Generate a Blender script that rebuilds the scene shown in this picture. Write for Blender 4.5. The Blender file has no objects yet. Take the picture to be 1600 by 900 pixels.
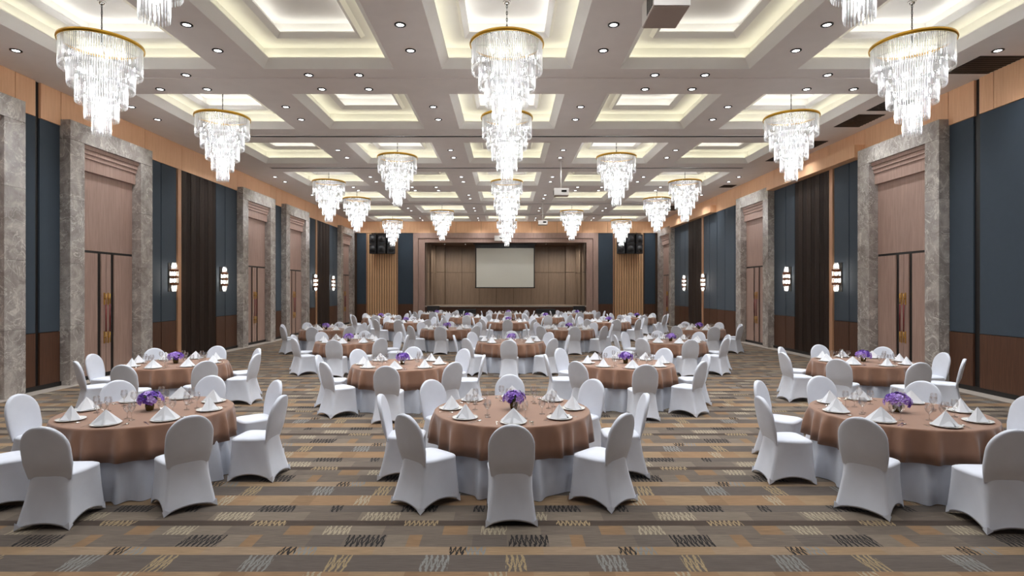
import bpy, bmesh, math, random
from mathutils import Vector, Matrix
random.seed(7)
C = bpy.context.scene.collection
PI = math.pi
# ------------------------------------------------------------------ camera, world, exposure
cam_d = bpy.data.cameras.new('camera'); cam = bpy.data.objects.new('camera', cam_d); C.objects.link(cam)
cam.location = (0, 0, 2.15); cam.rotation_euler = (PI/2, 0, 0)
cam_d.sensor_width = 36; cam_d.lens = 20.25; cam_d.shift_x = 8/1600; cam_d.shift_y = 3/1600
cam_d.clip_start = 0.05; cam_d.clip_end = 200
bpy.context.scene.camera = cam
world = bpy.data.worlds.new('world'); bpy.context.scene.world = world; world.use_nodes = True
world.node_tree.nodes['Background'].inputs[0].default_value = (0.02, 0.02, 0.022, 1)
world.node_tree.nodes['Background'].inputs[1].default_value = 0.3
vs = bpy.context.scene.view_settings
vs.view_transform = 'Standard'; vs.look = 'None'; vs.gamma = 1; vs.exposure = 0.47
vs.use_curve_mapping = False
P_DOWN, P_SPOT, P_BULB, P_COVE_W, P_COVE_Y, P_SCONCE, P_STAGE = 8.0, 76.0, 62.0, 4.6, 4.3, 55.0, 40.0
CEIL = 6.6

# ------------------------------------------------------------------ material helpers
def srgb(r, g, b):
    f = lambda c: (c/255/12.92) if c/255 <= .04045 else ((c/255+.055)/1.055)**2.4
    return (f(r), f(g), f(b), 1)
class NT:
    def __init__(s, name):
        s.m = bpy.data.materials.new(name); s.m.use_nodes = True
        s.t = s.m.node_tree; s.n = s.t.nodes; s.n.clear()
        s.out = s.n.new('ShaderNodeOutputMaterial')
    def new(s, typ, **kw):
        nd = s.n.new(typ)
        for k, v in kw.items(): setattr(nd, k, v)
        return nd
    def link(s, a, b): s.t.links.new(a, b)
    def setin(s, sock, v):
        if isinstance(v, bpy.types.NodeSocket): s.link(v, sock)
        else: sock.default_value = v
    def math(s, op, a, b=0.0, c=0.0):
        nd = s.new('ShaderNodeMath', operation=op)
        s.setin(nd.inputs[0], a); s.setin(nd.inputs[1], b); s.setin(nd.inputs[2], c)
        return nd.outputs[0]
    def mixf(s, f, a, b):
        nd = s.new('ShaderNodeMix', data_type='FLOAT')
        s.setin(nd.inputs[0], f); s.setin(nd.inputs[2], a); s.setin(nd.inputs[3], b); return nd.outputs[0]
    def mixc(s, f, a, b, mode='MIX'):
        nd = s.new('ShaderNodeMix', data_type='RGBA', blend_type=mode)
        s.setin(nd.inputs[0], f); s.setin(nd.inputs[6], a); s.setin(nd.inputs[7], b); return nd.outputs[2]
    def coords(s, scale=(1, 1, 1), kind='Object'):
        tc = s.new('ShaderNodeTexCoord'); mp = s.new('ShaderNodeMapping')
        mp.inputs['Scale'].default_value = scale; s.link(tc.outputs[kind], mp.inputs[0]); return mp.outputs[0]
    def noise(s, vec, scale=5, detail=3, rough=.5, dist=0):
        nd = s.new('ShaderNodeTexNoise'); nd.inputs['Scale'].default_value = scale
        nd.inputs['Detail'].default_value = detail; nd.inputs['Roughness'].default_value = rough
        nd.inputs['Distortion'].default_value = dist; s.link(vec, nd.inputs['Vector']); return nd
    def ramp(s, fac, stops, interp='LINEAR'):
        nd = s.new('ShaderNodeValToRGB'); cr = nd.color_ramp; cr.interpolation = interp
        while len(cr.elements) < len(stops): cr.elements.new(1.0)
        for e, (p, c) in zip(cr.elements, stops): e.position = p; e.color = c
        s.link(fac, nd.inputs[0]); return nd
    def bsdf(s, col, rough=.5, metal=0, spec=.5, bump=None, bstr=.2, bdist=.01, sheen=0):
        b = s.new('ShaderNodeBsdfPrincipled')
        s.setin(b.inputs['Base Color'], col); s.setin(b.inputs['Roughness'], rough)
        b.inputs['Metallic'].default_value = metal; b.inputs['Specular IOR Level'].default_value = spec
        if sheen: b.inputs['Sheen Weight'].default_value = sheen
        if bump is not None:
            bp = s.new('ShaderNodeBump'); bp.inputs['Strength'].default_value = bstr
            bp.inputs['Distance'].default_value = bdist; s.link(bump, bp.inputs['Height']); s.link(bp.outputs[0], b.inputs['Normal'])
        s.link(b.outputs[0], s.out.inputs[0]); return b
def m_plain(name, col, rough=.5, metal=0, spec=.5, var=.06, nscale=12, bstr=.05, sheen=0):
    t = NT(name); v = t.coords(); n = t.noise(v, nscale, 2)
    c2 = tuple(max(0, x*(1-var*2)) for x in col[:3])+(1,)
    r = t.mixc(n.outputs[0], c2, tuple(min(1, x*(1+var)) for x in col[:3])+(1,))
    t.bsdf(r, rough, metal, spec, n.outputs[0], bstr, .003, sheen); return t.m
def m_emit(name, col, strength):
    t = NT(name); e = t.new('ShaderNodeEmission'); e.inputs[0].default_value = col; e.inputs[1].default_value = strength
    t.link(e.outputs[0], t.out.inputs[0]); return t.m
def m_wood(name, a, b, scale=(18, 18, .8), rough=.45):
    t = NT(name); v = t.coords(scale); n = t.noise(v, 2.2, 5, .6, .6)
    r = t.ramp(n.outputs[0], [(.3, a), (.7, b)])
    t.bsdf(r.outputs[0], rough, 0, .4, n.outputs[0], .06, .003); return t.m
def m_cloth(name, col, weave=260, rough=.85, bstr=.12, sheen=.2):
    t = NT(name); v = t.coords(); n = t.noise(v, weave, 2); n2 = t.noise(v, 7, 3)
    c = t.mixc(n2.outputs[0], tuple(x*.93 for x in col[:3])+(1,), tuple(min(1, x*1.05) for x in col[:3])+(1,))
    t.bsdf(c, rough, 0, .25, n.outputs[0], bstr, .001, sheen); return t.m

M = {}
M['ceiling'] = m_plain('ceiling_paint', srgb(234, 227, 222), .8, var=.03, nscale=3, bstr=.02)
M['coffer'] = m_plain('coffer_paint', srgb(240, 238, 234), .8, var=.02, nscale=3, bstr=.02)
M['black'] = m_plain('black_lacquer', srgb(24, 21, 20), .45)
M['dark_metal'] = m_plain('dark_metal', srgb(40, 38, 36), .4, .6)
M['blue'] = m_cloth('blue_fabric', srgb(60, 71, 82), 180, .8, .15, .1)
M['wainscot'] = m_wood('wainscot_wood', srgb(74, 48, 36), srgb(98, 66, 48))
M['rosewood'] = m_wood('portal_wood', srgb(156, 128, 117), srgb(182, 153, 140), (14, 14, .6))
M['fascia'] = m_wood('fascia_wood', srgb(232, 180, 138), srgb(246, 198, 156), (14, 14, .6), .5)
M['slatwood'] = m_wood('slat_wood', srgb(204, 162, 120), srgb(224, 182, 140))
M['groove'] = m_plain('groove_dark_wood', srgb(84, 60, 42), .7)  # dark brown wood of the walls behind slats and panels
M['stagewood'] = m_wood('stage_wood', srgb(124, 106, 90), srgb(142, 122, 104), (8, 8, .5), .5)
M['louvre'] = m_wood('louvre_wood', srgb(44, 33, 27), srgb(62, 47, 38))
M['lighttrim'] = m_wood('light_trim_wood', srgb(176, 132, 100), srgb(196, 152, 120))
M['gold'] = m_plain('brass', srgb(212, 165, 60), .28, 1, var=.05, bstr=.01)
M['chrome'] = m_plain('chrome', srgb(225, 225, 225), .15, 1, var=.02, bstr=0)
M['silver'] = m_plain('cutlery_steel', srgb(232, 230, 226), .18, 1, var=.02, bstr=0)
M['red'] = m_plain('red_lacquer', srgb(120, 16, 20), .4)
M['spandex'] = m_cloth('white_spandex', srgb(222, 225, 234), 500, .75, .04, .15)
M['skirt'] = m_cloth('white_skirt_cloth', srgb(208, 212, 222), 400, .85, .06, .1)
M['brown'] = m_cloth('brown_satin', srgb(150, 112, 90), 420, .5, .06, .3)
M['napkin'] = m_cloth('napkin_linen', srgb(230, 231, 235), 500, .9, .08, .1)
M['china'] = m_plain('white_china', srgb(238, 236, 230), .15, var=.01, bstr=0)
M['petal'] = m_plain('violet_petal', srgb(174, 136, 226), .7, var=.25, nscale=40)
M['petal_pale'] = m_plain('pale_violet_petal', srgb(196, 168, 236), .7, var=.15, nscale=40)
M['petal_deep'] = m_plain('deep_violet_petal', srgb(112, 72, 178), .7, var=.2, nscale=40)
M['leaf'] = m_plain('leaf_green', srgb(58, 84, 48), .5, var=.2, nscale=40)
M['vase'] = m_plain('dark_gold_vase', srgb(96, 84, 44), .15, .5)
M['stone'] = m_plain('pale_stone', srgb(176, 166, 156), .5, var=.08, nscale=6)
M['screen'] = m_plain('projection_fabric', srgb(226, 224, 212), .9, var=.01, bstr=0)
M['speaker'] = m_plain('speaker_black', srgb(30, 30, 32), .6)
M['grille'] = m_plain('speaker_grille', srgb(48, 47, 48), .7, nscale=200, bstr=.3)
M['projector'] = m_plain('projector_white', srgb(214, 208, 202), .4, var=.02)
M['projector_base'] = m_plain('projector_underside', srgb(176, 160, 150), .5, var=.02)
M['lens'] = m_plain('lens_glass', srgb(18, 18, 26), .08)
M['amber'] = m_plain('amber_glass_band', srgb(120, 62, 28), .25, .3)
M['down'] = m_emit('downlight_lens', (.97, .98, 1, 1), P_DOWN)
M['bulb'] = m_emit('chandelier_bulb', (.97, .985, 1, 1), P_BULB)
M['cove_white'] = m_emit('led_strip_white', (1, .985, .92, 1), P_COVE_W)
M['cove_warm'] = m_emit('led_strip_warm', (1, .965, .72, 1), P_COVE_Y)
M['sconce'] = m_emit('sconce_glow', (1, .93, .82, 1), P_SCONCE)

def m_marble():
    t = NT('grey_marble'); v = t.coords()
    oi = t.new('ShaderNodeObjectInfo'); ad = t.new('ShaderNodeVectorMath', operation='ADD')
    sc = t.new('ShaderNodeVectorMath', operation='SCALE'); cb = t.new('ShaderNodeCombineXYZ')
    t.link(oi.outputs['Random'], cb.inputs[0]); t.link(oi.outputs['Random'], cb.inputs[1]); t.link(oi.outputs['Random'], cb.inputs[2])
    t.link(cb.outputs[0], sc.inputs[0]); sc.inputs['Scale'].default_value = 37
    t.link(v, ad.inputs[0]); t.link(sc.outputs[0], ad.inputs[1]); v = ad.outputs[0]
    n1 = t.noise(v, 2.1, 6, .62, 1.2)
    base = t.ramp(n1.outputs[0], [(.3, srgb(134, 126, 121)), (.5, srgb(164, 156, 150)), (.72, srgb(196, 189, 182))])
    n2 = t.noise(v, 1.3, 4, .6, 1.5)
    vein = t.math('ABSOLUTE', t.math('SUBTRACT', n2.outputs[0], .5))
    vr = t.ramp(vein, [(0, (1, 1, 1, 1)), (.016, (0, 0, 0, 1))])
    n3 = t.noise(v, 3.4, 4, .6, 2.0)
    vein2 = t.math('ABSOLUTE', t.math('SUBTRACT', n3.outputs[0], .46))
    vr2 = t.ramp(vein2, [(0, (1, 1, 1, 1)), (.009, (0, 0, 0, 1))])
    n4 = t.noise(v, 5, 3)
    sp = t.ramp(n4.outputs[0], [(.66, (0, 0, 0, 1)), (.72, (1, 1, 1, 1))])
    f = t.math('MULTIPLY', t.math('MAXIMUM', t.math('MAXIMUM', vr.outputs[0], vr2.outputs[0]), t.math('MULTIPLY', sp.outputs[0], .45)), .85)
    col = t.mixc(f, base.outputs[0], srgb(218, 212, 204))
    t.bsdf(col, .22, 0, .5); return t.m
M['marble'] = m_marble()

def m_crystal(name='crystal', lo=.24, hi=.38, gl_=.9):
    t = NT(name); tr = t.new('ShaderNodeBsdfTransparent'); gl = t.new('ShaderNodeBsdfGlossy')
    tl = t.new('ShaderNodeBsdfTranslucent'); gl.inputs['Roughness'].default_value = .16
    tr.inputs[0].default_value = (.97, .975, .98, 1); tl.inputs[0].default_value = (.95, .95, .96, 1)
    v = t.coords((40, 40, 3)); n = t.noise(v, 1.0, 2)
    fr = t.ramp(n.outputs[0], [(.35, (lo, lo, lo, 1)), (.65, (hi, hi, hi, 1))])
    m1 = t.new('ShaderNodeMixShader'); m2 = t.new('ShaderNodeMixShader'); lw = t.new('ShaderNodeLayerWeight')
    lw.inputs[0].default_value = .35
    t.link(fr.outputs[0], m1.inputs[0]); t.link(tr.outputs[0], m1.inputs[1]); t.link(tl.outputs[0], m1.inputs[2])
    t.link(t.math('MULTIPLY', lw.outputs['Fresnel'], gl_), m2.inputs[0]); t.link(m1.outputs[0], m2.inputs[1]); t.link(gl.outputs[0], m2.inputs[2])
    t.link(m2.outputs[0], t.out.inputs[0]); return t.m
M['crystal'] = m_crystal(); M['crystal_tip'] = m_crystal('crystal_tip', .55, .68, .6)
def m_glass():
    t = NT('clear_glass'); tr = t.new('ShaderNodeBsdfTransparent'); gl = t.new('ShaderNodeBsdfGlossy')
    gl.inputs['Roughness'].default_value = .12; tr.inputs[0].default_value = (.99, .99, .99, 1)
    lw = t.new('ShaderNodeLayerWeight'); lw.inputs[0].default_value = .55
    f = t.math('ADD', t.math('MULTIPLY', lw.outputs['Fresnel'], .42), .05)
    mx = t.new('ShaderNodeMixShader'); t.link(f, mx.inputs[0]); t.link(tr.outputs[0], mx.inputs[1]); t.link(gl.outputs[0], mx.inputs[2])
    t.link(mx.outputs[0], t.out.inputs[0]); return t.m
M['glass'] = m_glass()

def m_carpet():
    t = NT('woven_carpet'); tc = t.new('ShaderNodeTexCoord'); sx = t.new('ShaderNodeSeparateXYZ')
    t.link(tc.outputs['Object'], sx.inputs[0])
    X, Y = sx.outputs[0], sx.outputs[1]
    u = t.math('FRACT', t.math('ADD', t.math('DIVIDE', X, 1.4), 20.0))
    v = t.math('MULTIPLY', t.math('FRACT', t.math('ADD', t.math('DIVIDE', t.math('SUBTRACT', Y, 4.395), 1.63), 20.0)), 1.63)
    def c(r, g, b): return srgb(r, g, b)
    DG, TAN, GR, LG, DK = c(108, 97, 89), c(168, 140, 108), c(122, 109, 97), c(138, 124, 109), c(84, 70, 60)
    BL, BE, GH, OR, YL = c(38, 35, 34), c(184, 170, 144), c(144, 143, 138), c(152, 121, 90), c(172, 150, 114)
    G2 = c(112, 101, 92); T2 = c(164, 131, 98)
    # row: (start, base colour, [(u metres, colour, solid?)...])
    rows = [
     (0.000, DG, [(0, YL, 0), (.15, DG, 1), (.72, GH, 0), (.94, DG, 1), (1.385, YL, 0)]),
     (0.279, TAN, [(0, TAN, 1), (.30, c(166, 142, 116), 1), (.92, BL, 0), (1.06, GH, 0), (1.22, TAN, 1)]),
     (0.426, GR, [(0, GR, 1), (.016, BL, 0), (.353, LG, 1), (.545, OR, 1), (.66, GR, 1), (1.1, G2, 1)]),
     (0.662, LG, [(0, LG, 1), (.3, GR, 1), (.83, OR, 1), (1.05, LG, 1), (1.17, BE, 0)]),
     (0.855, DK, [(0, DK, 1), (.45, YL, 0), (.763, DK, 1)]),
     (0.975, LG, [(0, LG, 1), (.035, BE, 0), (.38, LG, 1), (.9, GR, 1)]),
     (1.181, G2, [(0, G2, 1), (.37, BL, 0), (.712, GR, 1), (1.068, BL, 0), (1.18, G2, 1)]),
     (1.354, T2, [(0, T2, 1), (.2, TAN, 1), (.62, OR, 1), (.82, T2, 1), (1.263, BE, 0)]),
    ]
    ends = [r[0] for r in rows[1:]]+[1.63]
    col = alp = base = vl = None
    for i, (st, bc, segs) in enumerate(rows):
        stops = [(p/1.4, (cc[0], cc[1], cc[2], float(sol))) for p, cc, sol in segs]
        r = t.ramp(u, stops, 'CONSTANT')
        loc = t.math('DIVIDE', t.math('SUBTRACT', v, st), ends[i]-st)
        if i == 0: col, alp, base, vl = r.outputs[0], r.outputs[1], bc, loc
        else:
            f = t.math('GREATER_THAN', v, st)
            col = t.mixc(f, col, r.outputs[0]); alp = t.mixf(f, alp, r.outputs[1]); base = t.mixc(f, base, bc); vl = t.mixf(f, vl, loc)
    n = t.noise(t.coords((1, 1, 1)), 14, 2)
    nx = t.math('MULTIPLY', t.math('SUBTRACT', n.outputs[0], .5), .05)
    tri = t.math('MULTIPLY', t.math('ABSOLUTE', t.math('SUBTRACT', t.math('FRACT', t.math('ADD', t.math('DIVIDE', t.math('ADD', X, nx), .043), 400.0)), .5)), 2.0)
    line = t.math('LESS_THAN', t.math('ABSOLUTE', t.math('SUBTRACT', tri, vl)), .31)
    f = t.math('MAXIMUM', alp, t.math('MULTIPLY', line, 1.0))
    final = t.mixc(f, base, col)
    th = t.noise(t.coords((5, 110, 1)), 1.0, 3, .6); big = t.noise(t.coords((1.2, 9, 1)), 1.0, 2)
    k = t.math('MULTIPLY_ADD', th.outputs[0], .85, .25)
    k = t.math('MULTIPLY', k, t.math('MULTIPLY_ADD', big.outputs[0], .3, .85))
    kk = t.new('ShaderNodeCombineColor'); [t.link(k, kk.inputs[q]) for q in range(3)]
    final = t.mixc(1.0, final, kk.outputs[0], 'MULTIPLY')
    t.bsdf(final, .95, 0, .1, th.outputs[0], .35, .006, .12); return t.m
M['carpet'] = m_carpet()

# ------------------------------------------------------------------ mesh helpers
class MB:
    def __init__(s): s.v = []; s.f = []; s.sm = []; s.mi = []; s.cur = 0
    def add(s, vs_, fs, smooth=False):
        o = len(s.v); s.v += [tuple(p) for p in vs_]; s.f += [tuple(o+i for i in f) for f in fs]
        s.sm += [smooth]*len(fs); s.mi += [s.cur]*len(fs); return s
    def box(s, x0, x1, y0, y1, z0, z1):
        x0, x1 = min(x0, x1), max(x0, x1); y0, y1 = min(y0, y1), max(y0, y1); z0, z1 = min(z0, z1), max(z0, z1)
        return s.add([(x0,y0,z0),(x1,y0,z0),(x1,y1,z0),(x0,y1,z0),(x0,y0,z1),(x1,y0,z1),(x1,y1,z1),(x0,y1,z1)],
              [(0,3,2,1),(4,5,6,7),(0,1,5,4),(1,2,6,5),(2,3,7,6),(3,0,4,7)])
    def lathe(s, prof, n=24, cx=0, cy=0, cz=0, smooth=True, capb=False, capt=False):
        vs_ = [(cx+r*math.cos(2*PI*i/n), cy+r*math.sin(2*PI*i/n), cz+z) for r, z in prof for i in range(n)]
        fs = [(k*n+i, k*n+(i+1) % n, (k+1)*n+(i+1) % n, (k+1)*n+i) for k in range(len(prof)-1) for i in range(n)]
        if capb: fs.append(tuple(reversed(range(n))))
        if capt: fs.append(tuple((len(prof)-1)*n+i for i in range(n)))
        return s.add(vs_, fs, smooth)
    def tube(s, p0, p1, r, n=8, r1=None, smooth=True):
        p0, p1 = Vector(p0), Vector(p1); d = (p1-p0).normalized(); r1 = r if r1 is None else r1
        a = d.orthogonal().normalized(); b = d.cross(a)
        vs_ = [p0+(a*math.cos(2*PI*i/n)+b*math.sin(2*PI*i/n))*r for i in range(n)]+[p1+(a*math.cos(2*PI*i/n)+b*math.sin(2*PI*i/n))*r1 for i in range(n)]
        fs = [(i, (i+1) % n, n+(i+1) % n, n+i) for i in range(n)]+[tuple(reversed(range(n))), tuple(range(n, 2*n))]
        return s.add(vs_, fs, smooth)
    def grid(s, rows, closed=False, smooth=True):
        n = len(rows[0]); vs_ = [p for r in rows for p in r]; m = n if closed else n-1
        fs = [(k*n+i, k*n+(i+1) % n, (k+1)*n+(i+1) % n, (k+1)*n+i) for k in range(len(rows)-1) for i in range(m)]
        return s.add(vs_, fs, smooth)
    def mesh(s, name, mats):
        me = bpy.data.meshes.new(name); me.from_pydata(s.v, [], s.f)
        for m in (mats if isinstance(mats, (list, tuple)) else [mats]): me.materials.append(m)
        me.polygons.foreach_set('use_smooth', s.sm); me.polygons.foreach_set('material_index', s.mi); me.update()
        return me
def ob(name, me, parent=None, loc=(0, 0, 0), rz=0):
    o = bpy.data.objects.new(name, me); C.objects.link(o); o.location = loc; o.rotation_euler = (0, 0, rz)
    if parent: o.parent = parent
    return o
def build(name, mb, mat, parent=None, loc=(0, 0, 0), rz=0): return ob(name, mb.mesh(name, mat), parent, loc, rz)
def thing(name, label, cat, loc=(0, 0, 0), rz=0, group=None):
    return tag(ob(name, None, None, loc, rz), label, cat, group)
def tag(o, label, cat, group=None):
    o['label'] = label; o['category'] = cat
    if group: o['group'] = group
    elif 'group' in o: del o['group']
    return o
def struct(name, mb, mat):
    o = build(name, mb, mat); o['kind'] = 'structure'; return o
def tree(o):
    return (o, [tree(c) for c in o.children])
def dup(tr, parent=None):
    o, chs = tr; c = o.copy(); C.objects.link(c)
    if parent: c.parent = parent
    for ch in chs: dup(ch, c)
    return c
def piece(name, x0, x1, y0, y1, z0, z1, mat, parent=None):
    """a box whose origin is its own centre-base, so its grain is its own"""
    return build(name, MB().box(-abs(x1-x0)/2, abs(x1-x0)/2, -abs(y1-y0)/2, abs(y1-y0)/2, 0, abs(z1-z0)), mat, parent, ((x0+x1)/2, (y0+y1)/2, min(z0, z1)))
ORD = ['first', 'second', 'third', 'fourth', 'fifth', 'sixth', 'seventh', 'eighth', 'ninth', 'tenth']

# ------------------------------------------------------------------ structure: floor, ceiling, walls
YB, YN = 37.5, -4.6
struct('floor', MB().box(-10.3, 10.3, YN, YB+.1, -.1, 0), M['carpet'])
# ceiling grid
COLX = [-7.16, -3.58, 0, 3.58, 7.16]; CA, CB = 1.31, 1.425
ROWY = [10.18+4.33*k for k in range(-3, 7)]
cm = MB()
ys = [YN]
for y in ROWY:
    a, b = y-CB, min(y+CB, YB-.25)
    cm.box(-10.3, 10.3, ys[-1], a, CEIL, CEIL+.16)      # cross beam
    ys.append(b)
    xs = [-10.3]
    for x in COLX:
        cm.box(xs[-1], x-CA, a, b, CEIL, CEIL+.16); xs.append(x+CA)
    cm.box(xs[-1], 10.3, a, b, CEIL, CEIL+.16)
cm.box(-10.3, 10.3, ys[-1], YB+.3, CEIL, CEIL+.16)
cm.box(-10.3, 10.3, YN, YB+.3, CEIL+.9, CEIL+1.0)
ceiling = struct('ceiling', cm, M['ceiling'])
def coffer_mesh(b):
    a = CA; m = MB()
    def ring(x, y, z): return [(-x, -y, z), (x, -y, z), (x, y, z), (-x, y, z)]
    rows = [ring(a, b, 0), ring(a-.15, b-.15, .16), ring(a-.15, b-.15, .18), ring(a, b, .18), ring(a, b, .42), ring(.86, .86, .42),
            ring(.80, .80, .345), ring(.71, .71, .42), ring(.71, .71, .44), ring(.88, .88, .44), ring(.88, .88, .66)]
    m.grid(rows, True, False); n = len(m.v); m.f.append((n-4, n-3, n-2, n-1)); m.sm.append(False); m.mi.append(0)
    return m.mesh('coffer', M['coffer'])
def strip_mesh(x, y, w, z, mat, nm):
    m = MB()
    def q(x0, x1, y0, y1): m.add([(x0, y0, z), (x1, y0, z), (x1, y1, z), (x0, y1, z)], [(0, 1, 2, 3)])
    q(-x, x, y, y+w); q(-x, x, -y-w, -y); q(x, x+w, -y, y); q(-x-w, -x, -y, y)
    return m.mesh(nm, mat)
cof_me = coffer_mesh(CB); sw = strip_mesh(CA-.11, CB-.11, .04, .19, M['cove_warm'], 'led_strip')
si = strip_mesh(.76, .76, .04, .45, M['cove_white'], 'led_strip')
CBL = (YB-.25-(ROWY[-1]-CB))/2
cof_last = coffer_mesh(CBL); sw_last = strip_mesh(CA-.11, CBL-.11, .04, .19, M['cove_warm'], 'led_strip')
for y in ROWY:
    last = y == ROWY[-1]
    for x in COLX:
        c = ob('coffer', cof_last if last else cof_me, ceiling, (x, ROWY[-1]-CB+CBL if last else y, CEIL))
        if y > 2: ob('led_strip', sw_last if last else sw, c); ob('led_strip', si, c)

# side walls -------------------------------------------------------
slatm = MB().box(-.02, .02, -.022, .022, 0, 1).mesh('slat', M['louvre'])
def side(s, xw, xf, portals, panels, louvres, trims, nm, boxes):
    X = lambda t: s*(xw-t)          # t metres into the room
    w = struct('wall_'+nm, MB().box(s*xw, s*(xw+.25), YN, YB, 0, CEIL+.16), M['black'])
    def pc(n, t0, t1, y0, y1, z0, z1, mat, par=w): return piece(n, X(t0), X(t1), y0, y1, z0, z1, M[mat], par)
    for a, b in panels:
        pc('fabric_panel', 0, .035, a+.018, b-.018, 1.235, 5.83, 'blue')
        pc('wainscot_panel', 0, .04, a+.018, b-.018, .1, 1.22, 'wainscot')
    for a, b in trims: pc('trim_strip', 0, .07, a, b, .0, 5.83, 'lighttrim')
    for a, b in louvres:
        lp = pc('louvre_panel', 0, .012, a, b, .05, 5.83, 'black')
        n = int((b-a)/.085)
        for i in range(n):
            o = ob('slat', slatm, lp, (-s*.032, (-(b-a)/2)+(i+.5)*(b-a)/n, 0), s*.5*(1 if i % 6 < 3 else -1))
            o.scale = (1, 1, 5.78)
    y = YN
    edges = sorted([YN, YB]+[p for p in portals if p > YN]+[p+3 for p in portals]+[a for a, b in louvres]+[11.73, 24.4+.6]+([12.15] if s > 0 else [12.3]))
    gapy = 12.15 if s > 0 else 12.3
    for a, b in zip(edges[:-1], edges[1:]):
        if b-a < .3: continue
        if b == gapy: b -= .06
        if a == gapy: a += .06
        n = max(1, round((b-a)/2.2))
        for i in range(n): pc('fascia_panel', 0, .05, a+(b-a)*i/n+.008, a+(b-a)*(i+1)/n-.008, 5.84, CEIL-.004, 'fascia')
    for a, b in boxes: pc('pelmet_box', .05, .33, a, b, 5.83, 6.17, 'fascia')
    bb = struct('baseboard_'+nm, MB().box(X(.0), X(.06), YN, YB, 0, .1), M['black'])
    struct('trim_'+('7' if s < 0 else '8'), MB().box(X(.06), X(.42), YN, YB, 0, .006), M['stone'])
    return w
LOFF = 12.67
Lp = [.26, 8.73, 12.93, 21.4, 25.6, 34.07]; Rp = [.26, 12.93, 21.4, 34.07]
def bay(o): return [(15.93+o, 16.7+o), (16.7+o, 17.48+o), (19.85+o, 20.5+o), (20.5+o, 21.4+o)]
lpan = bay(0)+bay(LOFF)+bay(-LOFF)+[(11.73, 12.26), (12.34, 12.93), (24.4, 25.0), (25.0, 25.6), (37.07, 37.48), (-4.5, -3.3), (-3.3, -2.1), (-2.1, -.9), (-.9, .26)]
rpan = bay(0)+[(12.24, 12.93), (37.07, 37.48), (3.26, 5.0), (5.0, 6.8), (6.8, 8.6), (8.6, 10.4), (10.4, 12.1)]
rpan += [(24.4, 25.1), (25.1, 26.2), (26.2, 27.2), (27.2, 28.2), (28.2, 29.05), (31.45, 32.1), (32.1, 33.0), (33.0, 34.07), (-4.5, -3.3), (-3.3, -2.1), (-2.1, -.9), (-.9, .26)]
wl = side(-1, 10.06, 9.80, Lp, lpan, [(17.74, 19.82), (17.74+LOFF, 19.82+LOFF), (5.07, 7.15)], [(17.5, 17.68), (17.5+LOFF, 17.68+LOFF)], 'left', [])
wr = side(1, 9.96, 9.70, Rp, rpan, [(17.74, 19.82), (29.3, 31.43)], [(17.5, 17.68), (29.08, 29.26)], 'right', [(15.96, 21.38), (27.3, 34.05)])

tn = [0]; dn = [0]
def portal(s, xw, xf, y0):
    X = lambda t: s*(xw-t)
    D = xw-xf
    y1 = y0+3; a, b = y0+.44, y1-.5; tn[0] += 1
    root = struct('trim_%d' % (20+tn[0]), MB().box(X(0), X(.02), a, b, 3.1, 5.6), M['rosewood'])
    root.name = 'trim_%d' % (20+tn[0])
    zs = [0, 1.35, 2.75, 4.2, 5.545]
    for (p, q) in ((y0, a), (b, y1)):
        for z0, z1 in zip(zs[:-1], zs[1:]):
            piece('marble_slab', X(0), X(D), p, q, z0+.002, z1-.002, M['marble'], root)
    yy = [y0, y0+.95, y0+2.05, y1]
    for p, q in zip(yy[:-1], yy[1:]):
        piece('marble_slab', X(0), X(D), p+.002, q-.002, 5.55, 5.98, M['marble'], root)
    for i in range(4):
        zz = 4.97+i*.145 if i else 4.97
        z0 = [4.97, 5.26, 5.36, 5.46][i]; z1 = [5.255, 5.355, 5.455, 5.548][i]; tt = [.11, .14, .17, .20][i]
        piece('cornice_board', X(.02), X(tt), a+.002, b-.002, z0, z1, M['rosewood'], root)
    dn[0] += 1
    door = struct('door_%d' % dn[0], MB().box(X(0), X(.012), a, b, 0, 3.1), M['black'])
    pd = lambda n, t0, t1, p, q, z0, z1, m, par=door: piece(n, X(t0), X(t1), p, q, z0, z1, M[m], par)
    c = (a+b)/2
    pd('side_panel', .012, .04, a+.03, c-.30, .02, 3.04, 'rosewood'); pd('side_panel', .012, .04, c+.30, b-.03, .02, 3.04, 'rosewood')
    for sg in (-1, 1):
        lf = pd('door_leaf', .012, .04, c+sg*.008, c+sg*.17, .02, 3.04, 'rosewood')
        for (z0, z1) in ((1.78, 2.08), (.82, 1.12)):
            h = MB().box(.0, .008, -.016, .016, 0, z1-z0).tube((.008, 0, (z1-z0)*.5), (.05, 0, (z1-z0)*.5), .009).tube((.05, 0, .02), (.05, 0, z1-z0-.02), .011)
            o = build('handle', h, M['gold'], door, (X(.04), c+sg*.07, z0)); o.rotation_euler = (0, 0, 0 if s < 0 else PI)
        o = build('pull_bar', MB().tube((0, 0, 0), (0, 0, .68), .014), M['red'], door, (X(.09), c+sg*.07, 1.11)); o['label'] = 'red pull bar between brass handles'
for p in Lp: portal(-1, 10.06, 9.80, p)
for p in Rp: portal(1, 9.96, 9.70, p)

# rear wall behind the camera
struct('wall_near', MB().box(-10.3, 10.3, YN-.2, YN, 0, CEIL+.16), M['rosewood'])
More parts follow.
